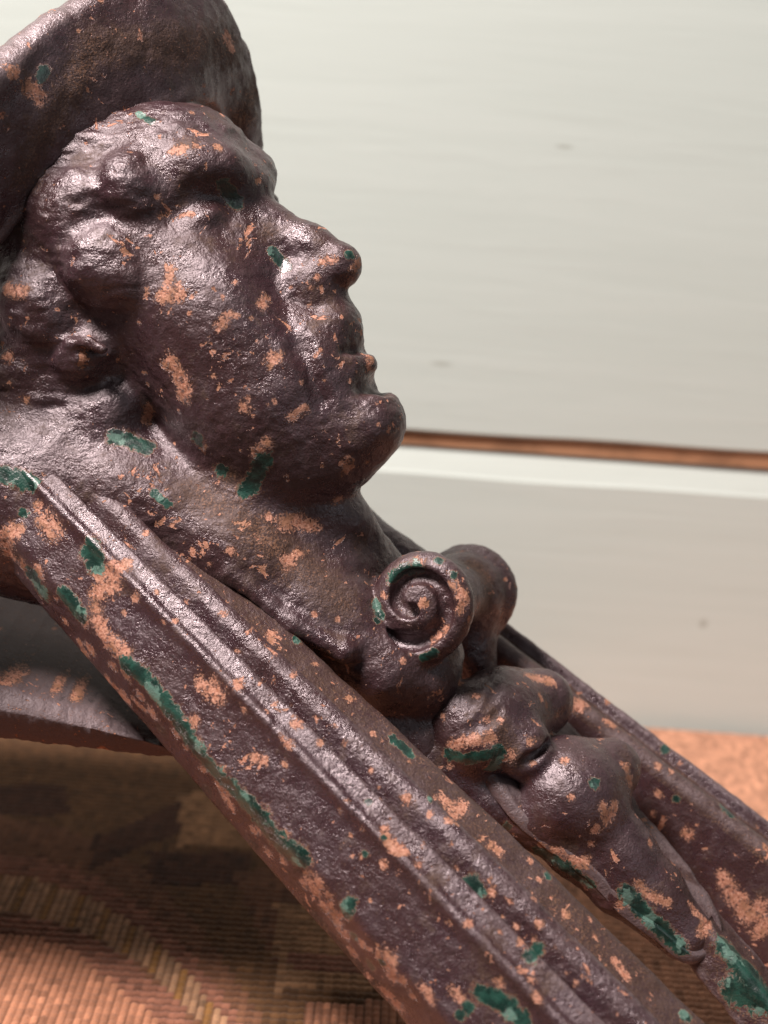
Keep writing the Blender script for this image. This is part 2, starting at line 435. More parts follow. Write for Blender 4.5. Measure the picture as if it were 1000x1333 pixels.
# ------------------------------------------------------------------ tapestry cloth, stitch by stitch
def build_cloth():
    pa, pb = 0.0021, 0.0026                 # stitch width, row depth
    x0, x1 = -0.24, 0.30; y0, y1 = 0.22, WALL_Y - 0.0035
    nx = int((x1 - x0) / pa); ny = int((y1 - y0) / pb)
    kx, ky = 4, 4
    gx = np.arange(nx * kx + 1); gy = np.arange(ny * ky + 1)
    X, Y = np.meshgrid(x0 + gx * pa / kx, y1 - (ny * ky - gy) * pb / ky, indexing='ij')
    ci = np.minimum(gx // kx, nx - 1); ri = np.minimum(gy // ky, ny - 1)
    C, R = np.meshgrid(ci, ri, indexing='ij')
    # stitch centre seen as a photo pixel: used only to lay out the woven motif on the cloth
    cx = x0 + (np.arange(nx) + 0.5) * pa; cy = y1 - (ny - np.arange(ny) - 0.5) * pb
    CX, CY = np.meshgrid(cx, cy, indexing='ij')
    q = np.stack([CX, CY, np.zeros_like(CX)], -1) - cam_pos
    dep = q @ fwd; PX = 500 + D * (q @ RT) / dep; PY = 666.5 - D * (q @ UP) / dep
    pal = dict(peach=(0.40, 0.165, 0.092), mauve=(0.25, 0.098, 0.06), tan=(0.33, 0.165, 0.082), dark=(0.075, 0.027, 0.014),
               brown=(0.17, 0.070, 0.036), ochre=(0.27, 0.12, 0.035), cream=(0.34, 0.175, 0.095), olive=(0.135, 0.060, 0.024), sand=(0.48, 0.225, 0.135))
    colr = np.zeros((nx, ny, 3)); colr[:] = pal['sand']
    ln = lambda x, pts: np.interp(x, [p[0] for p in pts], [p[1] for p in pts])
    left = PX < 640
    arc = ln(PX, [(-400, 1010), (-150, 1085), (0, 1135), (60, 1143), (120, 1165), (180, 1200), (225, 1240), (265, 1285), (300, 1330), (360, 1420)])
    def put(mask, name): colr[mask] = pal[name]
    put(left, 'olive')
    put(left & (PY > arc - 75) & (PX < 340), 'brown')
    put(left & (PY > arc - 28), 'mauve')
    put(left & (PY > arc + 75) & (PX < 120 + (PY - 1250) * 1.2), 'peach')
    put(left & (PY > arc) & (PY < arc + 48), 'cream')
    put(left & (PY > arc) & (PY < arc + 48) & ((np.indices(PX.shape)[0] % 4) == 1), 'ochre')
    put(left & (PY > arc + 48) & (PY < arc + 52), 'brown')
    # stepped dark scrolls, tan tongue, blocks
    put(left & (PX > 120) & (PX < 250) & (abs(PY - (1110 - (PX - 120) * 0.42)) < 20), 'dark')
    put(left & (PX > -200) & (PX < 90) & (PY > 1020) & (PY < 1060), 'dark')
    put(left & (PX > 235) & (PX < 330) & (PY > 1030) & (PY < 1100), 'tan')
    put(left & (PX > 195) & (PX < 330) & (PY > 1108) & (PY < 1150), 'dark')
    put(left & (PX > 300) & (PX < 420) & (PY > 1130) & (PY < 1270) & (PX > 300 + (PY - 1130) * 0.5), 'brown')
    put(left & (PX > 360) & (PX < 640) & (PY > 1175) & (PY < 1285), 'tan')
    put(left & (PX > 380) & (PY > 1238) & (PY < 1262), 'mauve')
    put(left & (PX > 400) & (PY > 1300), 'peach')
    edge = (PX >= 640) & (PX < 700 + 40 * np.sin(PY * 0.05)); put(edge, 'tan')
    colr0 = colr.copy()
    colr *= (1 + 0.16 * rng.standard_normal((nx, ny)))[..., None].clip(0.6, 1.4)
    colr *= (1 + 0.05 * rng.standard_normal((nx, 1)))[..., None]
    # relief: each stitch a little cushion, rows slightly wavy, alternate columns deeper
    u = (gx / kx) % 1.0; t = (gy / ky) % 1.0
    UU, TT = np.meshgrid(u, t, indexing='ij')
    jit = rng.random((nx, ny))
    VM = np.isclose(colr0[..., 0], pal['cream'][0]) | np.isclose(colr0[..., 0], pal['ochre'][0]) | np.isclose(colr0[..., 0], pal['peach'][0])
    su, st = np.sin(np.pi * UU).clip(0, 1), np.sin(np.pi * TT).clip(0, 1)
    hgt = np.where(VM[C, R], su ** 0.6 * (0.5 + 0.5 * st), st ** 0.6 * (0.55 + 0.45 * su))
    Z = -0.0009 + hgt * (0.0006 + 0.0002 * jit[C, R])
    Y = Y + np.where((C % 2) == 0, 0.07, -0.07) * pb * np.sin(np.pi * UU)
    pts3 = np.stack([X.ravel() * 9, Y.ravel() * 9, 0 * X.ravel()], 1)
    Z = Z + 0.0011 * vnoise(pts3, 5, 2).reshape(X.shape)
    Z = Z - 0.004 * np.clip((Y - (y1 - 0.006)) / 0.006, 0, 1) ** 2
    nyv = X.shape[1]
    a = np.arange(X.shape[0] - 1)[:, None] * nyv + np.arange(nyv - 1)[None, :]
    f = np.stack([a, a + nyv, a + nyv + 1, a + 1], -1).reshape(-1, 4)
    o = mesh_obj("tapestry_cloth", np.stack([X, Y, Z], -1).reshape(-1, 3), f, M_CLOTH)
    att = o.data.attributes.new('yarn', 'FLOAT_COLOR', 'POINT')
    cc = np.ones((X.size, 4), np.float32); cc[:, :3] = colr[C.ravel(), R.ravel()].clip(0, 1)
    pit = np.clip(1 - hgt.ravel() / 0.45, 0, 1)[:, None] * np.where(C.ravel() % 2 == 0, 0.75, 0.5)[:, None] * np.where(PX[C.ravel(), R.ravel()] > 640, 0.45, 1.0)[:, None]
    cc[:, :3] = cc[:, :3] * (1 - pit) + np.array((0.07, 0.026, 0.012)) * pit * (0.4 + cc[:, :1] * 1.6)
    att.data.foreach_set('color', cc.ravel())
    return tag(o, "brown and tan woven tapestry cloth lying flat under the iron bracket", "cloth")
cloth = build_cloth()

# ------------------------------------------------------------------ the cast iron ornament
BASE = to_world(P(-330, 1180, -120)); BASE = np.array([BASE[0], BASE[1], 0.0])
root = bpy.data.objects.new("figural_bracket", None); col.objects.link(root); root.location = BASE
tag(root, "old cast iron bracket with a bonneted woman's head, scrolls and chipped green paint", "iron bracket")
PIECES = []      # (name, verts in sculpting units, faces)

# --- frame bars: a moulded section swept along a line
SECTION = np.array([(20, -112), (36, -107), (52, -82), (66, -58), (72, -46), (72, -40), (66, -10), (61, 20), (62, 31), (65, 35), (64, 41), (60, 44), (56, 43), (53, 45), (48, 53), (43, 61), (40, 62), (37, 57), (34, 46),
                    (27, 44), (25, 58), (23, 72), (19, 79), (13, 84), (6, 87), (1, 84), (-3, 68), (-8, 65), (-36, 76), (-60, 84), (-72, 82), (-80, 72),
                    (-84, 0), (-84, -90), (-74, -112), (-30, -112)], float)
strip_mask = {}
def dense_section(sec, step):
    out = []; n = len(sec)
    for i in range(n):
        a, b = sec[i], sec[(i + 1) % n]; k = max(1, int(np.linalg.norm(b - a) / step))
        for j in range(k): out.append(a + (b - a) * j / k)
    return np.array(out)
def bar(name, centers, scales, n, flip=False, step=4.0, seed=1, side=None):
    c = spline(centers, n); sc_ = np.interp(np.linspace(0, 1, n), np.linspace(0, 1, len(scales)), scales)
    T = np.gradient(c, axis=0); T /= np.linalg.norm(T, axis=1, keepdims=True)
    Sv = S if side is None else side
    Bv = Sv - T * (T @ Sv)[:, None]; Bv /= np.linalg.norm(Bv, axis=1, keepdims=True)
    Nv = np.cross(T, Bv); Nv *= np.sign(Nv[:, 1:2])
    sec = dense_section(SECTION, step)
    for _ in range(1): sec = 0.5 * sec + 0.25 * (np.roll(sec, 1, 0) + np.roll(sec, -1, 0))
    if flip: sec = sec * np.array([-1, 1])
    # uneven hand-cast section
    v = c[:, None] + sc_[:, None, None] * (sec[None, :, :1] * Bv[:, None] + sec[None, :, 1:] * Nv[:, None])
    k = len(sec); v = v.reshape(-1, 3)
    a = np.arange(n - 1)[:, None] * k + np.arange(k)[None, :]; b = np.arange(n - 1)[:, None] * k + (np.arange(k)[None, :] + 1) % k
    f = np.stack([a, b, b + k, a + k], -1).reshape(-1, 4)
    nr = vert_normals(v, f)
    mid = np.repeat(c, k, 0); sgn = np.sign(((v - mid) * nr).sum(1).mean())
    if sgn < 0: f = f[:, ::-1]; nr = -nr
    v = v + nr * (1.6 * vnoise(v / 36, seed, 3) + 0.9 * vnoise(v / 10, seed + 4, 2))[:, None]
    # end caps: a fan drawn as quads with a doubled centre
    caps = []
    base = len(v); v = np.vstack([v, c[0], c[-1]])
    for j in range(k):
        j2 = (j + 1) % k
        caps.append((base, j, j2, j2)); caps.append((base + 1, (n - 1) * k + j2, (n - 1) * k + j, (n - 1) * k + j))
    fl = [tuple(x) for x in f] + [t[:3] if sgn > 0 else t[:3][::-1] for t in caps]
    strip_mask[len(v)] = np.concatenate([np.tile(((sec[:, 0] * (-1 if flip else 1) < -2) & (sec[:, 1] > 60)).astype(float), n), [0, 0]])
    PIECES.append((name, v, fl))
def to_ground(a, b, z):
    """extend a->b until the world height is z"""
    za, zb = to_world(a)[2], to_world(b)[2]
    return a + (b - a) * ((z - za) / (zb - za))
# near bar: pixel of the section's centre at two cross lines of the bar
n1, n2 = P(155, 746, 70), P(584, 1188, 225)
n0 = n1 + (n1 - n2) * 1.0
n3 = to_ground(n1, n2, 0.014)
sc1, sc2 = 0.90, 1.09
lenr = lambda a, b: np.linalg.norm(b - a)
nslope = (sc2 - sc1) / lenr(n1, n2)
bar("frame_bar", [n0, n1, n2, n3], [sc1 - nslope * lenr(n0, n1), sc1, sc2, sc2 + 0.3 * nslope * lenr(n2, n3)], 420, step=3.2, seed=1)
f1, f2 = P(634, 872, -265), P(958, 1128, -200)
f0 = f1 + (f1 - f2) * 1.1
f3 = to_ground(f1, f2, 0.014)
bar("frame_bar", [f0, f1, f2, f3], [0.80, 0.88, 0.96, 1.0], 300, flip=True, step=4.5, seed=9)

# --- bonnet brim: a dished sheet between an inner and an outer curve
outer = [(-150, 290, 215), (-80, 195, 200), (0, 106, 168), (62, 47, 132), (135, -6, 92), (212, -38, 40), (276, -14, -25), (318, 52, -85), (339, 130, -130), (341, 200, -165), (332, 262, -195), (310, 330, -210)]
inner = [(-110, 450, 120), (-60, 365, 112), (0, 288, 102), (80, 205, 88), (170, 138, 62), (240, 106, 22), (280, 112, -30), (298, 148, -80), (306, 195, -120), (312, 240, -155), (312, 275, -180), (300, 320, -205)]
def brim():
    n, k = 200, 26
    oc = spline([P(*p) for p in outer], n); ic = spline([P(*p) for p in inner], n)
    oc = oc + (4.5 * vnoise(oc / 26, 3, 3))[:, None] * (oc - ic) / np.linalg.norm(oc - ic, axis=1, keepdims=True)
    ic = ic + (ic - oc) * 0.18
    T = np.gradient(oc, axis=0); T /= np.linalg.norm(T, axis=1, keepdims=True)
    W = oc - ic; Nn = np.cross(T, W); Nn /= np.linalg.norm(Nn, axis=1, keepdims=True)
    if Nn[60][2] < 0: Nn = -Nn                       # toward the face side
    t = np.linspace(0, 1, k)
    dish = 10 * np.sin(np.pi * t) + 2 * t - 2
    front = ic[:, None] + W[:, None] * t[None, :, None] + Nn[:, None] * dish[None, :, None]
    th = 46.0
    edge = [(1.035, -3), (1.07, -10), (1.095, -20), (1.095, -30), (1.07, -40)]
    cols = [front]
    for tt, dd in edge:
        cols.append((ic + W * tt + Nn * (dish[-1] + dd))[:, None])
    back = ic[:, None] + W[:, None] * t[None, ::-1, None] + Nn[:, None] * (dish[::-1] - th)[None, :, None]
    cols.append(back)
    v = np.concatenate(cols, 1); kk = v.shape[1]; v = v.reshape(-1, 3)
    a = np.arange(n - 1)[:, None] * kk + np.arange(kk)[None, :]; b = np.arange(n - 1)[:, None] * kk + (np.arange(kk)[None, :] + 1) % kk
    f = np.stack([a, b, b + kk, a + kk], -1).reshape(-1, 4)
    nr = vert_normals(v, f)
    if (nr[60 * kk + 8] @ Nn[60]) < 0: f = f[:, ::-1]; nr = -nr
    v = v + nr * (3.0 * vnoise(v / 30, 21, 3) + 1.5 * vnoise(v / 9, 22, 2))[:, None]
    PIECES.append(("bonnet_brim", v, f))
brim()

# --- head, neck and scroll ends sculpted as one casting, split afterwards
PART = {0: "head", 1: "neck_drapery", 2: "scroll", 3: "hair_curl"}
def sculpt_bust():
    g = Grid((-640, -340, -330), (240, 690, 250), 2.8)
    E, both = g.ell, (1, -1)
    # masses of the skull and face
    E(Lc(-5, 60), (150, 210, 134), k=30)
    E(Lc(60, 148), (108, 98, 106), k=34)
    E(Lc(60, -165), (102, 128, 98), k=40)
    E(Lc(20, -120), (120, 140, 108), k=40)
    E(H(473, 552), (55, 54, 54), k=32)                      # chin
    E(H(430, 596), (58, 50, 56), k=36)
    E(H(362, 588), (96, 76, 84), k=40)                     # under the jaw
    E(H(408, 470), (62, 72, 72), k=46)                      # muzzle
    E(Lc(112, 5), (50, 80, 56), k=30)                      # root of the nose
    for s in both:
        sd = (lambda p: p) if s == 1 else mir
        E(sd(H(268, 412, 80)), (72, 72, 54), k=44)          # cheek bone
        E(sd(H(298, 495, 66)), (78, 88, 48), k=44)          # cheek
        # brow
        g.tube([sd(H(320, 240, 14)), sd(H(290, 220, 48)), sd(H(250, 212, 80))], [12, 13, 9], k=44)
        # eye
        E(sd(H(282, 258, 98)), (36, 21, 36), k=28, sub=True)
        E(sd(H(236, 270, 122)), (34, 16, 24), k=26, sub=True)
        E(sd(H(252, 296, 70)), (42, 18, 26), k=16)
        g.tube([sd(H(205, 318, 104)), sd(H(245, 326, 94)), sd(H(290, 302, 62))], [6, 7, 6], k=10)
    g.tube([H(300, 276), H(352, 298), H(402, 321), H(438, 343)], [22, 24, 25, 25], k=24)
    g.ell(H(443, 347), (26, 26, 24), k=14); E(H(430, 398), (22, 28, 28), k=16)
    E(H(392, 374), (50, 34, 36), k=18); E(H(424, 392), (26, 28, 30), k=14)                      # under the nose
    for s in both:
        sd = (lambda p: p) if s == 1 else mir
        E(sd(H(396, 372, 25)), (30, 24, 16), k=18)
        g.tube([sd(H(362, 352, 66)), sd(H(378, 402, 76)), sd(H(392, 455, 82)), sd(H(420, 520, 74))], [3, 4, 3, 2], k=24, sub=True)
    # lips
    E(H(438, 424), (32, 26, 46), k=14)
    for s in both:
        sd = (lambda p: p) if s == 1 else mir
        g.tube([sd(H(452, 432)), sd(H(432, 440, 28)), sd(H(408, 450, 50))], [16, 14, 8], k=10)
        g.tube([sd(H(474, 475)), sd(H(452, 477, 24)), sd(H(424, 474, 48))], [14, 13, 8], k=10)
        g.tube([sd(H(478, 455)), sd(H(462, 456, 20)), sd(H(446, 458, 40))], [6, 5, 3], k=9, sub=True)
        g.tube([sd(H(492, 502)), sd(H(470, 506, 30))], [7, 4], k=24, sub=True)
    # back of the bonnet
    E(Lc(-120, 120, 0), (170, 190, 138), k=20)
    E(Lc(-50, 205, -10), (150, 95, 130), k=20)
    # neck and drapery running to the scroll
    g.tube([P(90, 640, -70), P(300, 690, -70), P(440, 745, -60)], [150, 108, 66], k=30, part=1)
    g.tube([P(-120, 560, -40), P(40, 590, -10), P(170, 645, 22), P(300, 725, 44), P(400, 795, 46), P(470, 836, 40)], [56, 50, 42, 36, 32, 34], k=30, part=1)
    g.tube([P(330, 650, -50), P(430, 725, -60), P(500, 775, -60)], [66, 54, 46], k=30, part=1)
    g.tube([P(170, 640, 10), P(320, 700, 15), P(440, 785, 20)], [70, 62, 48], k=50, part=1)
    g.tube([P(-380, 520, 40), P(-200, 620, 50)], [150, 150], k=30, part=1)  # unseen mass left of the frame, added to shade the base plate
    g.tube([P(-200, 600, -60), P(90, 640, -70)], [150, 150], k=30, part=1)
    g.tube([H(400, 650, -20), H(430, 700, -20), P(475, 750, -70)], [62, 58, 54], k=22, part=1)
    g.tube([P(300, 560, -200), P(450, 690, -190), P(540, 745, -180)], [50, 40, 36], k=26, part=1)
    g.tube([P(200, 740, -20), P(400, 870, -10), P(540, 965, -10)], [70, 60, 44], k=20, part=1)
    # scroll bolster along the width, waisted, with two ends
    near, far = P(545, 782, 52), P(612, 772, -175)
    ax = nrm(near - far)
    e1 = nrm(np.cross(ax, [0, 1, 0])); e2 = np.cross(ax, e1)
    if e1[0] < 0: e1 = -e1
    if e2[1] < 0: e2 = -e2
    EB = np.stack([e1, e2, ax])
    g.cone(near - ax * 46, far + ax * 46, 46, 46, k=14, part=2)
    E(near - ax * 14, (64, 62, 26), EB, k=12, part=2)
    E(near - ax * 40, (58, 58, 34), EB, k=16, part=2)
    E(far + ax * 6, (70, 70, 34), EB, k=12, part=2)
    E(far + ax * 40, (58, 58, 40), EB, k=16, part=2)
    g.tube([P(450, 828, 40), P(500, 868, 30), P(545, 880, 10)], [36, 50, 50], k=20, part=2)
    g.tube([P(550, 860, -10), P(556, 935, -10)], [56, 30], k=16, part=2)
    g.tube([P(600, 810, -150), P(620, 880, -150)], [50, 30], k=16, part=2)
    # spiral ridge on the near end, running out into the drapery edge
    th = np.linspace(math.radians(-140), math.radians(-140 + 420), 64)
    rr = np.interp(th, [th[0], th[12], th[-1]], [72, 60, 22])
    sp = [near + ax * (-2 + 9 * (1 - r / 66)) + e1 * (r * math.cos(a)) + e2 * (r * math.sin(a)) for a, r in zip(th, rr)]
    g.tube(sp, list(np.linspace(13, 9, 64)), k=14, part=2)
    sp2 = [near + ax * (14 + 8 * (1 - r / 66)) + e1 * ((r - 12) * math.cos(a)) + e2 * ((r - 12) * math.sin(a)) for a, r in zip(th, rr) if r > 20]
    E(near + ax * 2, (54, 54, 17), EB, k=14, part=2); E(near + ax * 8, (30, 30, 18), EB, k=16, part=2)
    g.tube(sp2, list(np.linspace(3, 1.5, len(sp2))), k=13, part=2, sub=True)
    g.tube([P(300, 748, 88), P(380, 812, 88), P(450, 848, 86)] + sp[:3], [9, 11, 12, 11, 10, 9], k=14, part=2)
    # hair: lumps and the round curl over the ear
    for (px, py, s, r) in ((166, 242, 113, (34, 40, 34)), (134, 345, 124, (50, 50, 44)), (88, 290, 114, (50, 60, 40)), (168, 362, 118, (26, 34, 32)),
                           (110, 464, 107, (44, 34, 40)), (50, 400, 122, (50, 60, 40)), (30, 480, 108, (60, 50, 40)), (112, 255, 112, (36, 34, 36)), (338, 262, -112, (24, 28, 26)),
                           (60, 520, 98, (60, 40, 40))):
        E(H(px, py, s), r, k=22, part=3)
    strand = lambda pts, r, sub=False: g.tube([H(*p) for p in pts], [r] * len(pts), k=8, part=3, sub=sub)
    strand([(78, 470, 136), (92, 450, 142), (114, 446, 146), (134, 456, 142)], 6)
    for k_ in range(4):
        yy = 312 + 24 * k_
        strand([(74 + 4 * k_, yy + 44, 182), (104, yy + 8, 194), (150, yy - 2, 188), (186, yy + 18, 172)], 5.5, True)
    for k_ in range(5):
        xx = 90 + 24 * k_
        strand([(xx - 30, 276, 172), (xx - 12, 246, 172), (xx + 6, 224, 166), (xx + 24, 210, 156)], 4.0, True)
    E(H(125, 545, 80), (70, 40, 46), k=30, part=1)
    # hollow behind the jaw, under the ear curl
    g.tube([P(20, 535, 120), P(110, 545, 150), P(180, 575, 152), P(260, 625, 138), P(350, 672, 116), P(430, 702, 84), P(490, 708, 30)], [4, 4, 8, 16, 18, 16, 11], k=30, sub=True)
    v, q, pt = g.mesh()
    n = vert_normals(v, q)
    v = v + n * (1.8 * vnoise(v / 40, 31, 2) + 1.2 * vnoise(v / 9, 33, 2))[:, None]
    hv = np.zeros(len(v)); fc = q[pt == 3]; hv[fc.ravel()] = 1
    for _ in range(10):
        acc = np.zeros(len(v)); cn = np.zeros(len(v)); m4 = hv[q].mean(1)
        for k_ in range(4): np.add.at(acc, q[:, k_], m4); np.add.at(cn, q[:, k_], 1)
        hv = acc / np.maximum(cn, 1)
    loc = (v - O) @ HB.T
    tt = np.clip((loc[:, 1] + 0.25 * loc[:, 0] - 175) / 40, 0, 1); hv = np.maximum(hv, 1.1 * tt * tt * (3 - 2 * tt))
    sw = np.stack([loc[:, 0] / 28 + 0.4 * np.sin(loc[:, 1] / 40), (loc[:, 1] + 0.45 * loc[:, 0]) / 13, loc[:, 2] / 22], 1)
    v = v + n * (hv * (3.4 * vnoise(sw, 35, 2)))[:, None]
    return v, q, pt
def sculpt_ornament():
    g = Grid((30, -640, -200), (480, -120, 140), 2.8)
    base = HB
    # bars' plane frame: along the slope, across, out of the plane
    T = nrm(n2 - n1); A = nrm(S - T * (S @ T)); N = np.cross(T, A); N = N if N[1] > 0 else -N
    B = np.stack([T, N, A])
    lobe = 0; drop = 1; fl = 2
    g.ell(P(652, 930, -45), (64, 64, 92), B, k=18, part=lobe)
    g.ell(P(606, 948, 0), (72, 54, 46), B, k=24, part=lobe)
    for dx_ in (0, 26, 52): g.tube([P(585 + dx_, 965 - 12 * dx_ / 26, 62 - dx_ * .3), P(612 + dx_, 930 - 12 * dx_ / 26, 56 - dx_ * .4), P(622 + dx_, 900 - 8 * dx_ / 26, 30 - dx_ * .5)], [3, 4, 3], k=9, part=lobe, sub=True)
    g.ell(P(672, 968, 2), (50, 44, 40), B, k=10, part=lobe)
    g.ell(P(702, 915, -90), (46, 48, 46), B, k=20, part=lobe)
    g.tube([P(560, 968, 52), P(610, 952, 56), P(668, 925, 48)], [4, 5, 4], k=12, part=lobe, sub=True)
    g.ell(P(640, 1022, 40), (18, 16, 22), B, k=12, sub=True)
    g.ell(P(742, 1032, -30), (76, 74, 84), B, k=14, part=drop)
    g.ell(P(790, 1005, -60), (44, 46, 52), B, k=16, part=drop)
    g.tube([P(745, 1045, -30), P(800, 1110, -22), P(850, 1160, -18), P(896, 1212, -12)], [66, 50, 40, 31], k=16, part=drop)
    g.tube([P(690, 1066, -6), P(745, 1110, -6), P(800, 1160, -6), P(884, 1228, -8)], [30, 28, 26, 20], k=20, part=drop)
    g.tube([P(560, 985, -10), P(640, 1042, -20), P(700, 1080, -20)], [40, 34, 28], k=14, part=lobe)
    g.tube([P(672, 1020, 45), P(690, 990, 40), P(712, 968, 20)], [8, 7, 5], k=9, part=drop, sub=True)
    v, q, pt = g.mesh()
    n = vert_normals(v, q)
    v = v + n * (2.2 * vnoise(v / 34, 41, 2) + 0.9 * vnoise(v / 9, 43, 2))[:, None]
    return v, q, pt, B

bv, bq, bp = sculpt_bust()
ov, oq, op, OB = sculpt_ornament()

# --- thin flange behind the drop and the rail that carries it to the foot
def slab(name, edge_pts, depth_vec, seed, round_=4.0):
    """closed plate: outline (sculpting units) extruded by depth_vec, subdivided along the outline"""
    e = np.asarray(edge_pts, float); e = np.vstack([e, e[:1]])
    e = spline(e, len(e) * 14)[:-1]; n = len(e)
    c = e.mean(0); dv = np.asarray(depth_vec, float); rings = []
    for t, k in ((0.0, 0.0), (0.0, 0.93), (0.0, 0.985), (0.12, 1.0), (0.5, 1.004), (0.88, 1.0), (1.0, 0.985), (1.0, 0.93), (1.0, 0.0)):
        rings.append(c + (e - c) * k + dv * t)
    v = np.concatenate(rings); m_ = len(rings)
    f = [(i * n + j, i * n + (j + 1) % n, (i + 1) * n + (j + 1) % n, (i + 1) * n + j) for i in range(m_ - 1) for j in range(n)]
    f = np.array(f); nr = vert_normals(v, f)
    if ((v - v.mean(0)) * nr).sum(1).mean() < 0: f = f[:, ::-1]; nr = -nr
    v = v + nr * (3 * vnoise(v / 26, seed, 3))[:, None]
    PIECES.append((name, v, f))
Nn_ = OB[1]
fl_out = [(600, 985, 0), (655, 1062, 20), (700, 1102, 22), (760, 1148, 22), (806, 1196, 20), (850, 1228, 16), (888, 1258, 12), (916, 1250, 0), (926, 1215, -20), (890, 1150, -60), (840, 1090, -90), (780, 1010, -120), (700, 930, -130), (620, 900, -80)]
slab("back_flange", [P(*p) + 22 * Nn_ for p in fl_out], -18 * Nn_, 51)
r1, r2 = P(925, 1232, -20), P(1010, 1335, 10)
r3 = to_ground(r1, r2, 0.008)
def rail(name, a, b, hw, hn, seed, n=90):
    t = nrm(b - a); bb = nrm(S - t * (S @ t)); nn = np.cross(t, bb); nn = nn if nn[1] > 0 else -nn
    sec = dense_section(np.array([(-hw, -hn * .8), (-hw, hn * .8), (-hw * .8, hn), (hw * .8, hn), (hw, hn * .8), (hw, -hn * .8), (hw * .8, -hn), (-hw * .8, -hn)]), 5)
    cs = np.linspace(0, 1, n)[:, None] * (b - a) + a
    v = (cs[:, None] + sec[None, :, :1] * bb + sec[None, :, 1:] * nn).reshape(-1, 3); k = len(sec)
    f = np.array([(i * k + j, i * k + (j + 1) % k, (i + 1) * k + (j + 1) % k, (i + 1) * k + j) for i in range(n - 1) for j in range(k)])
    nr = vert_normals(v, f)
    if ((v - np.repeat(cs, k, 0)) * nr).sum(1).mean() < 0: f = f[:, ::-1]; nr = -nr
    v = v + nr * (4 * vnoise(v / 24, seed, 3))[:, None]
    cap = [tuple(range(k)), tuple(range((n - 1) * k, n * k))[::-1]]
    PIECES.append((name, v, [tuple(x) for x in f] + cap))
rail("centre_rail", r1 - nrm(r2 - r1) * 30, r3, 36, 30, 55)

# --- horizontal base plate behind the near bar, with a bevelled rim, on a foot out of the frame
def plate():
    xs = [-640, -300, -100, 0, 60, 120, 180, 240, 275]
    top = [850, 850, 868, 890, 908, 927, 948, 970, 984]; mid = [900, 898, 912, 925, 936, 949, 963, 980, 990]; bot = [945, 940, 950, 962, 969, 976, 983, 990, 996]
    ws = [20, 20, 20, 18, 14, 10, 2, -8, -20]
    n = 260
    tp = spline([P(x, y, w - 16) for x, y, w in zip(xs, top, ws)], n); md = spline([P(x, y, w) for x, y, w in zip(xs, mid, ws)], n); bt = spline([P(x, y, w - 34) for x, y, w in zip(xs, bot, ws)], n)
    back = ALONG_Y * 640  # depth and left end extended out of view to shade the cloth
    rows = [bt + back, bt + back * 0.5, bt + back * 0.03, bt + back * .006, bt * .7 + md * .3, bt * .35 + md * .65, md * .97 + bt * .03, md * .95 + tp * .05, md * .6 + tp * .4, md * .25 + tp * .75, tp * .97 + md * .03,
            tp + back * .007, tp + back * .05, tp + back * .2, tp + back * .6, tp + back]
    v = np.stack(rows, 1); k = v.shape[1]; v = v.reshape(-1, 3)
    f = [(i * k + j, i * k + (j + 1) % k, (i + 1) * k + (j + 1) % k, (i + 1) * k + j) for i in range(n - 1) for j in range(k)]
    f = np.array(f); nr = vert_normals(v, f)
    if (nr[(n // 2) * k + 12] @ ALONG_Z) < 0: f = f[:, ::-1]; nr = -nr
    v = v + nr * (3.2 * vnoise(v / 24, 61, 3) + 1.4 * vnoise(v / 8, 62, 2))[:, None]
    cap = [tuple(range(k)), tuple(range((n - 1) * k, n * k))[::-1]]
    PIECES.append(("base_plate", v, [tuple(x) for x in f] + cap))
plate()
def pedestal():
    top = from_world(to_world(P(-330, 930, -120))); z = to_world(top)[2]
    prof = [(0, z + 0.002), (0.018, z + 0.002), (0.020, z - 0.01), (0.014, z - 0.03), (0.016, 0.022), (0.026, 0.012), (0.034, 0.005), (0.034, 0.0), (0, 0.0)]
    c = to_world(top); n = 40; v = []
    for r, zz in prof:
        for j in range(n): v.append((c[0] + r * math.cos(2 * math.pi * j / n), c[1] + r * math.sin(2 * math.pi * j / n), zz))
    v = from_world(np.array(v))
    f = np.array([(i * n + j, i * n + (j + 1) % n, (i + 1) * n + (j + 1) % n, (i + 1) * n + j) for i in range(len(prof) - 1) for j in range(n)])[:, ::-1]
    PIECES.append(("pedestal_foot", v, f))
pedestal()

# split the sculpted castings by part
def components(f, nv):
    lab = np.arange(nv)
    for _ in range(600):
        mn = lab[f].min(1); new = lab.copy(); np.minimum.at(new, f.ravel(), np.repeat(mn, 4)); new = new[new]
        if (new == lab).all(): break
        lab = new
    return lab[f[:, 0]]
def split(v, q, pt, names):
    nr = vert_normals(v, q); pt = pt.astype(int).copy(); K = max(names) + 1
    for _ in range(2):
        for k in names:
            idx = np.where(pt == k)[0]
            if not len(idx): continue
            c = components(q[idx], len(v)); ids, inv, cnt = np.unique(c, return_inverse=True, return_counts=True)
            small = idx[cnt[inv] < 1500]
            if not len(small) or len(small) == len(idx): continue
            vc = np.zeros((len(v), K))
            rest = np.setdiff1d(np.arange(len(q)), small)
            for j in range(4): np.add.at(vc, (q[rest, j], pt[rest]), 1)
            todo = small
            for _i in range(200):
                sc4 = vc[q[todo]].sum(1); ok = sc4.sum(1) > 0
                if not ok.any(): break
                pt[todo[ok]] = sc4[ok].argmax(1)
                for j in range(4): np.add.at(vc, (q[todo[ok], j], pt[todo[ok]]), 1)
                todo = todo[~ok]
                if not len(todo): break
    for k, nm in names.items():
        f = q[pt == k]
        if not len(f): continue
        c = components(f, len(v))
        for cid in np.unique(c):
            fm = f[c == cid]; use = np.unique(fm); mp = np.full(len(v), -1); mp[use] = np.arange(len(use))
            PIECES.append((nm, v[use], mp[fm], nr[use]))
split(bv, bq, bp, PART)
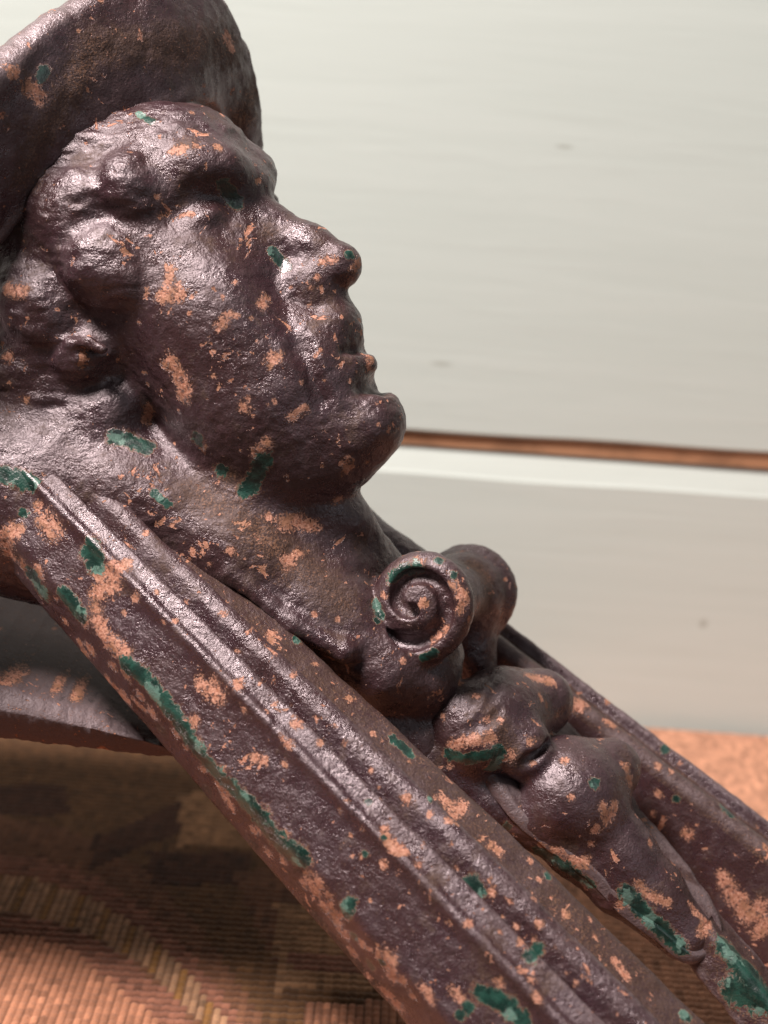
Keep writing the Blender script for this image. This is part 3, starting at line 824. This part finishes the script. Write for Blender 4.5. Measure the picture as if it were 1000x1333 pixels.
split(ov, oq, op, {0: "acanthus_leaf", 1: "drop_finial"})

# ------------------------------------------------------------------ where the old paint and primer are left
GREEN = [(5,618,13),(22,622,14),(40,629,11),(118,714,17),(126,733,10),(152,570,13),(170,574,15),(188,582,12),(200,642,6),(208,648,7),(218,656,6),(32,668,9),(42,748,15),(55,770,13),(82,772,12),(92,785,14),(104,800,12),
 (163,866,13),(182,876,12),(195,890,13),(210,910,14),(228,935,15),(245,960,16),(262,985,15),(285,1010,15),(305,1028,15),(325,1050,18),(340,1068,20),(355,1088,20),(375,1108,16),(392,1118,10),(455,1175,11),(450,1188,9),(461,1219,8),(482,1255,9),(497,1252,7),
 (615,1148,12),(622,1160,10),(318,640,11),(328,632,11),(338,608,13),(345,598,9),(288,612,11),(257,571,12),(291,242,11),(300,254,10),(309,264,10),(372,347,9),(355,328,6),(456,332,8),(180,147,5),(188,153,6),(197,158,5),(58,92,9),(54,100,7),
 (512,752,10),(526,744,12),(542,740,9),(495,800,8),(489,786,6),(490,808,6),(552,856,7),(565,850,8),(572,730,8),(590,748,6),(512,962,9),(524,972,9),(534,982,8),(386,833,8),(774,1019,9),(585,982,9),(605,988,10),(628,985,10),(650,978,9),(640,1000,10),
 (700,1108,10),(720,1118,10),(745,1135,10),(768,1150,10),(815,1160,12),(830,1178,12),(848,1198,12),(868,1216,12),(888,1236,12),(660,1075,8),(690,1246,10),(700,1235,7),(714,1140,8),(628,1292,14),(645,1300,14),(664,1312,16),(610,1312,10),(680,1326,14),(892,1322,10),(598,1322,8),
 (940,1050,8),(952,1060,6),(866,975,7),(945,1230,18),(975,1265,22),(1000,1300,24),(960,1290,16),(880,1040,6),(475,1112,6),(500,1090,5),(560,1040,6),(480,1045,6)]
ORANGE = [(40,115,14),(50,125,13),(18,95,9),(3,150,7),(295,48,12),(300,58,10),(272,135,7),(284,192,7),(250,147,4),(238,194,9),(225,198,8),(255,190,7),(206,256,6),(209,282,5),(170,198,4),(223,350,8),(215,385,14),(232,380,10),(286,425,8),(298,410,8),(341,397,9),(347,388,6),
 (222,470,13),(230,485,14),(240,500,14),(238,515,12),(215,475,10),(318,530,9),(352,470,10),(360,465,7),(378,545,8),(398,532,6),(455,600,9),(450,615,8),(440,650,9),(347,577,9),(333,590,6),(195,530,10),(190,545,9),(10,465,10),(34,520,6),(10,375,11),(30,380,8),
 (420,340,8),(432,338,8),(462,350,8),(463,368,8),(455,375,6),(468,340,6),(470,432,5),(480,478,7),(483,466,4),(370,680,14),(390,678,10),(410,685,8),(350,672,8),(375,735,10),(372,728,7),(390,720,6),
 (60,680,18),(70,690,16),(20,690,14),(8,700,14),(15,720,14),(50,660,10),(140,745,14),(150,740,10),(165,735,8),(130,770,14),(150,760,8),(125,790,12),(130,815,14),(140,835,14),(160,850,12),(110,810,12),(205,770,5),(195,890,10),(120,775,10),(175,780,6),(178,775,7),
 (270,895,14),(285,905,12),(262,890,8),(312,890,9),(280,885,8),(252,940,10),(230,955,10),(255,965,10),(330,985,8),(345,990,7),(385,942,9),(375,970,8),(370,995,7),(15,885,12),(3,885,10),(135,975,6),(75,895,7),(100,905,7),(145,902,5),(300,718,7),(190,695,6),
 (355,825,10),(350,835,6),(455,910,8),(485,955,6),(525,860,6),(440,805,5),(410,800,6),(500,1080,8),(510,1100,7),(500,1125,8),(545,1125,7),(530,1040,9),(560,1060,6),(590,1060,12),(600,1050,9),(575,1040,8),(640,1100,10),(650,1110,8),(690,1120,7),(735,1190,8),(815,1270,8),(800,1250,8),(640,1160,8),(610,1200,7),
 (470,1115,5),(600,770,9),(605,785,7),(590,760,7),(598,795,7),(580,820,8),(565,835,7),(545,730,8),(500,775,6),(700,880,6),(720,890,7),(760,915,8),(665,985,8),(690,965,7),(640,960,10),(610,965,10),(590,970,8),(785,1050,9),(790,1068,9),(800,1050,7),(820,1020,9),(815,1000,7),(775,1080,9),(735,990,7),(725,1110,9),(735,1130,9),(760,1120,8),(830,1150,8),(845,1165,8),(870,1175,8),(900,1180,7),(918,1200,9),(912,1215,7),(690,880,10),(715,885,10),(752,917,10),(795,940,9),(895,1085,10),(945,1150,14),(960,1170,16),(975,1195,14),(990,1180,14),(940,1140,10),(985,1215,12),(1000,1200,12),(850,1060,6),
 (480,1270,10),(430,1180,12),(440,1200,12),(400,1140,12),(410,1160,12),(460,1240,12),(500,1290,12),(520,1310,12),(285,1020,10),(300,1050,10),(265,1000,10),(350,1110,10),(330,1080,9),(590,1290,9),(600,1300,8),(650,1280,10),(560,1300,10),(700,1300,8)]
wr = random.Random(3)
for k in range(70):
    t = wr.random(); ORANGE.append((8 + 540 * t + wr.uniform(-4, 22), 722 + 585 * t + wr.uniform(-14, 14) + 10 * math.sin(t * 9), wr.uniform(5, 13)))
for k in range(60):
    t = wr.random(); ORANGE.append((150 + 640 * t + wr.uniform(-70, 90), 700 + 640 * t + wr.uniform(-60, 60), wr.uniform(2.5, 6)))
for k in range(46):
    ORANGE.append((wr.uniform(180, 500), wr.uniform(360, 640), wr.uniform(2.5, 5.5)))
for k in range(40):
    ORANGE.append((wr.uniform(560, 900), wr.uniform(880, 1220), wr.uniform(3, 7)))
DUSTY = [(250,640,50),(330,690,60),(400,740,60),(440,780,45),(300,620,30),(470,700,30),(620,740,40),(630,790,40),(590,850,30),
 (300,60,60),(220,60,50),(120,60,40),(60,170,40),(30,230,40),(310,160,40),(330,120,30),(160,860,20),(210,950,22),(270,1030,22),(330,1100,24),(400,1180,26),(450,1240,28),(510,1300,30),(60,770,20),(10,710,30),(640,930,30),(670,990,26),(740,1100,30),(350,300,30),(240,190,30)]
def patch_points(lst):
    out = []
    for px, py, r in lst:
        d = P(px, py, 0) - np.array([0, 0, D]); d = nrm(d)
        hit = BVH.ray_cast(Vector((0, 0, D)), Vector(d), 5000)
        if hit[0] is not None: out.append((*hit[0], 0.92 * r * (D - hit[0][2]) / D))
    return np.array(out)
vs, fs, off = [], [], 0
for p in PIECES:
    vs.append(np.asarray(p[1])); fs += [tuple(int(i) + off for i in f) for f in p[2]]; off += len(p[1])
BVH = BVHTree.FromPolygons([tuple(x) for x in np.vstack(vs)], fs)
GP, OP, DP = patch_points(GREEN), patch_points(ORANGE), patch_points(DUSTY)
def field(v, pts):
    out = np.full(len(v), -1.0)
    for i, (x, y, z, r) in enumerate(pts):
        a = np.array((x, y, z)); b = a
        if i + 1 < len(pts) and np.linalg.norm(pts[i + 1][:3] - a) < 1.9 * (r + pts[i + 1][3]): b = pts[i + 1][:3]
        m_ = (a + b) / 2
        d = np.abs(v - m_).max(1) < 2.6 * r + np.linalg.norm(b - a) / 2
        if not d.any(): continue
        ab = b - a; t = np.clip(((v[d] - a) @ ab) / max(ab @ ab, 1e-9), 0, 1)
        q = np.linalg.norm(v[d] - a - t[:, None] * ab, axis=1)
        out[d] = np.maximum(out[d], 1 - q / r)
    return out
def convexity(v, f):
    """0..1, high on raised edges"""
    q = np.array([t for t in f if len(t) == 4]) if not isinstance(f, np.ndarray) else f
    nr = vert_normals(v, q)
    val = None
    def spread(a):
        acc = np.zeros((len(v),) + a.shape[1:]); cn = np.zeros(len(v))
        for k in range(4):
            i, j = q[:, k], q[:, (k + 1) % 4]
            np.add.at(acc, i, a[j]); np.add.at(cn, i, 1)
        cn = np.maximum(cn, 1)
        return acc / (cn if a.ndim == 1 else cn[:, None])
    sm = v
    for _ in range(6): sm = spread(sm)
    c = ((v - sm) * nr).sum(1)
    c = spread(spread(c))
    return np.clip(c / 4.0, -1, 1)
PIECES.sort(key=lambda p: {'head': 0, 'drop_finial': 0}.get(p[0], 1))
owner = {}
for p in PIECES:
    name, v, f = p[:3]
    wn = None
    if len(p) > 3: wn = (p[3][:, :1] * RT + p[3][:, 1:2] * UP + p[3][:, 2:3] * BK)
    par = owner.get({'hair_curl': 'head', 'bonnet_brim': 'head', 'back_flange': 'drop_finial'}.get(name), root)
    o = mesh_obj(name, to_world(v), f, M_IRON, par, BASE, normals=wn)
    owner.setdefault(name, o)
    for an, fld in (('green_paint', field(v, GP)), ('primer', field(v, OP)), ('dusty', field(v, DP))):
        if an == 'dusty' and name in ('back_flange', 'centre_rail'): fld = np.maximum(fld, 0.45)
        if an == 'dusty' and name == 'frame_bar' and len(v) == len(strip_mask.get(len(v), ())): fld = np.maximum(fld, strip_mask[len(v)] * 1.0 - 0.45)
        at = o.data.attributes.new(an, 'FLOAT', 'POINT'); at.data.foreach_set('value', fld.astype(np.float32))
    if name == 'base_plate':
        at = o.data.attributes.new('painted_shade', 'FLOAT', 'POINT')
        at.data.foreach_set('value', np.tile(np.array([1, 1, 1, 1, 1, 1, .9, .6, .5, .5, .9, 1, 1, 1, 1, 1], np.float32), 260))  # painted shade: top, rim and underside darkened, bevel kept lighter
    at = o.data.attributes.new('worn', 'FLOAT', 'POINT'); at.data.foreach_set('value', convexity(v, f).astype(np.float32))
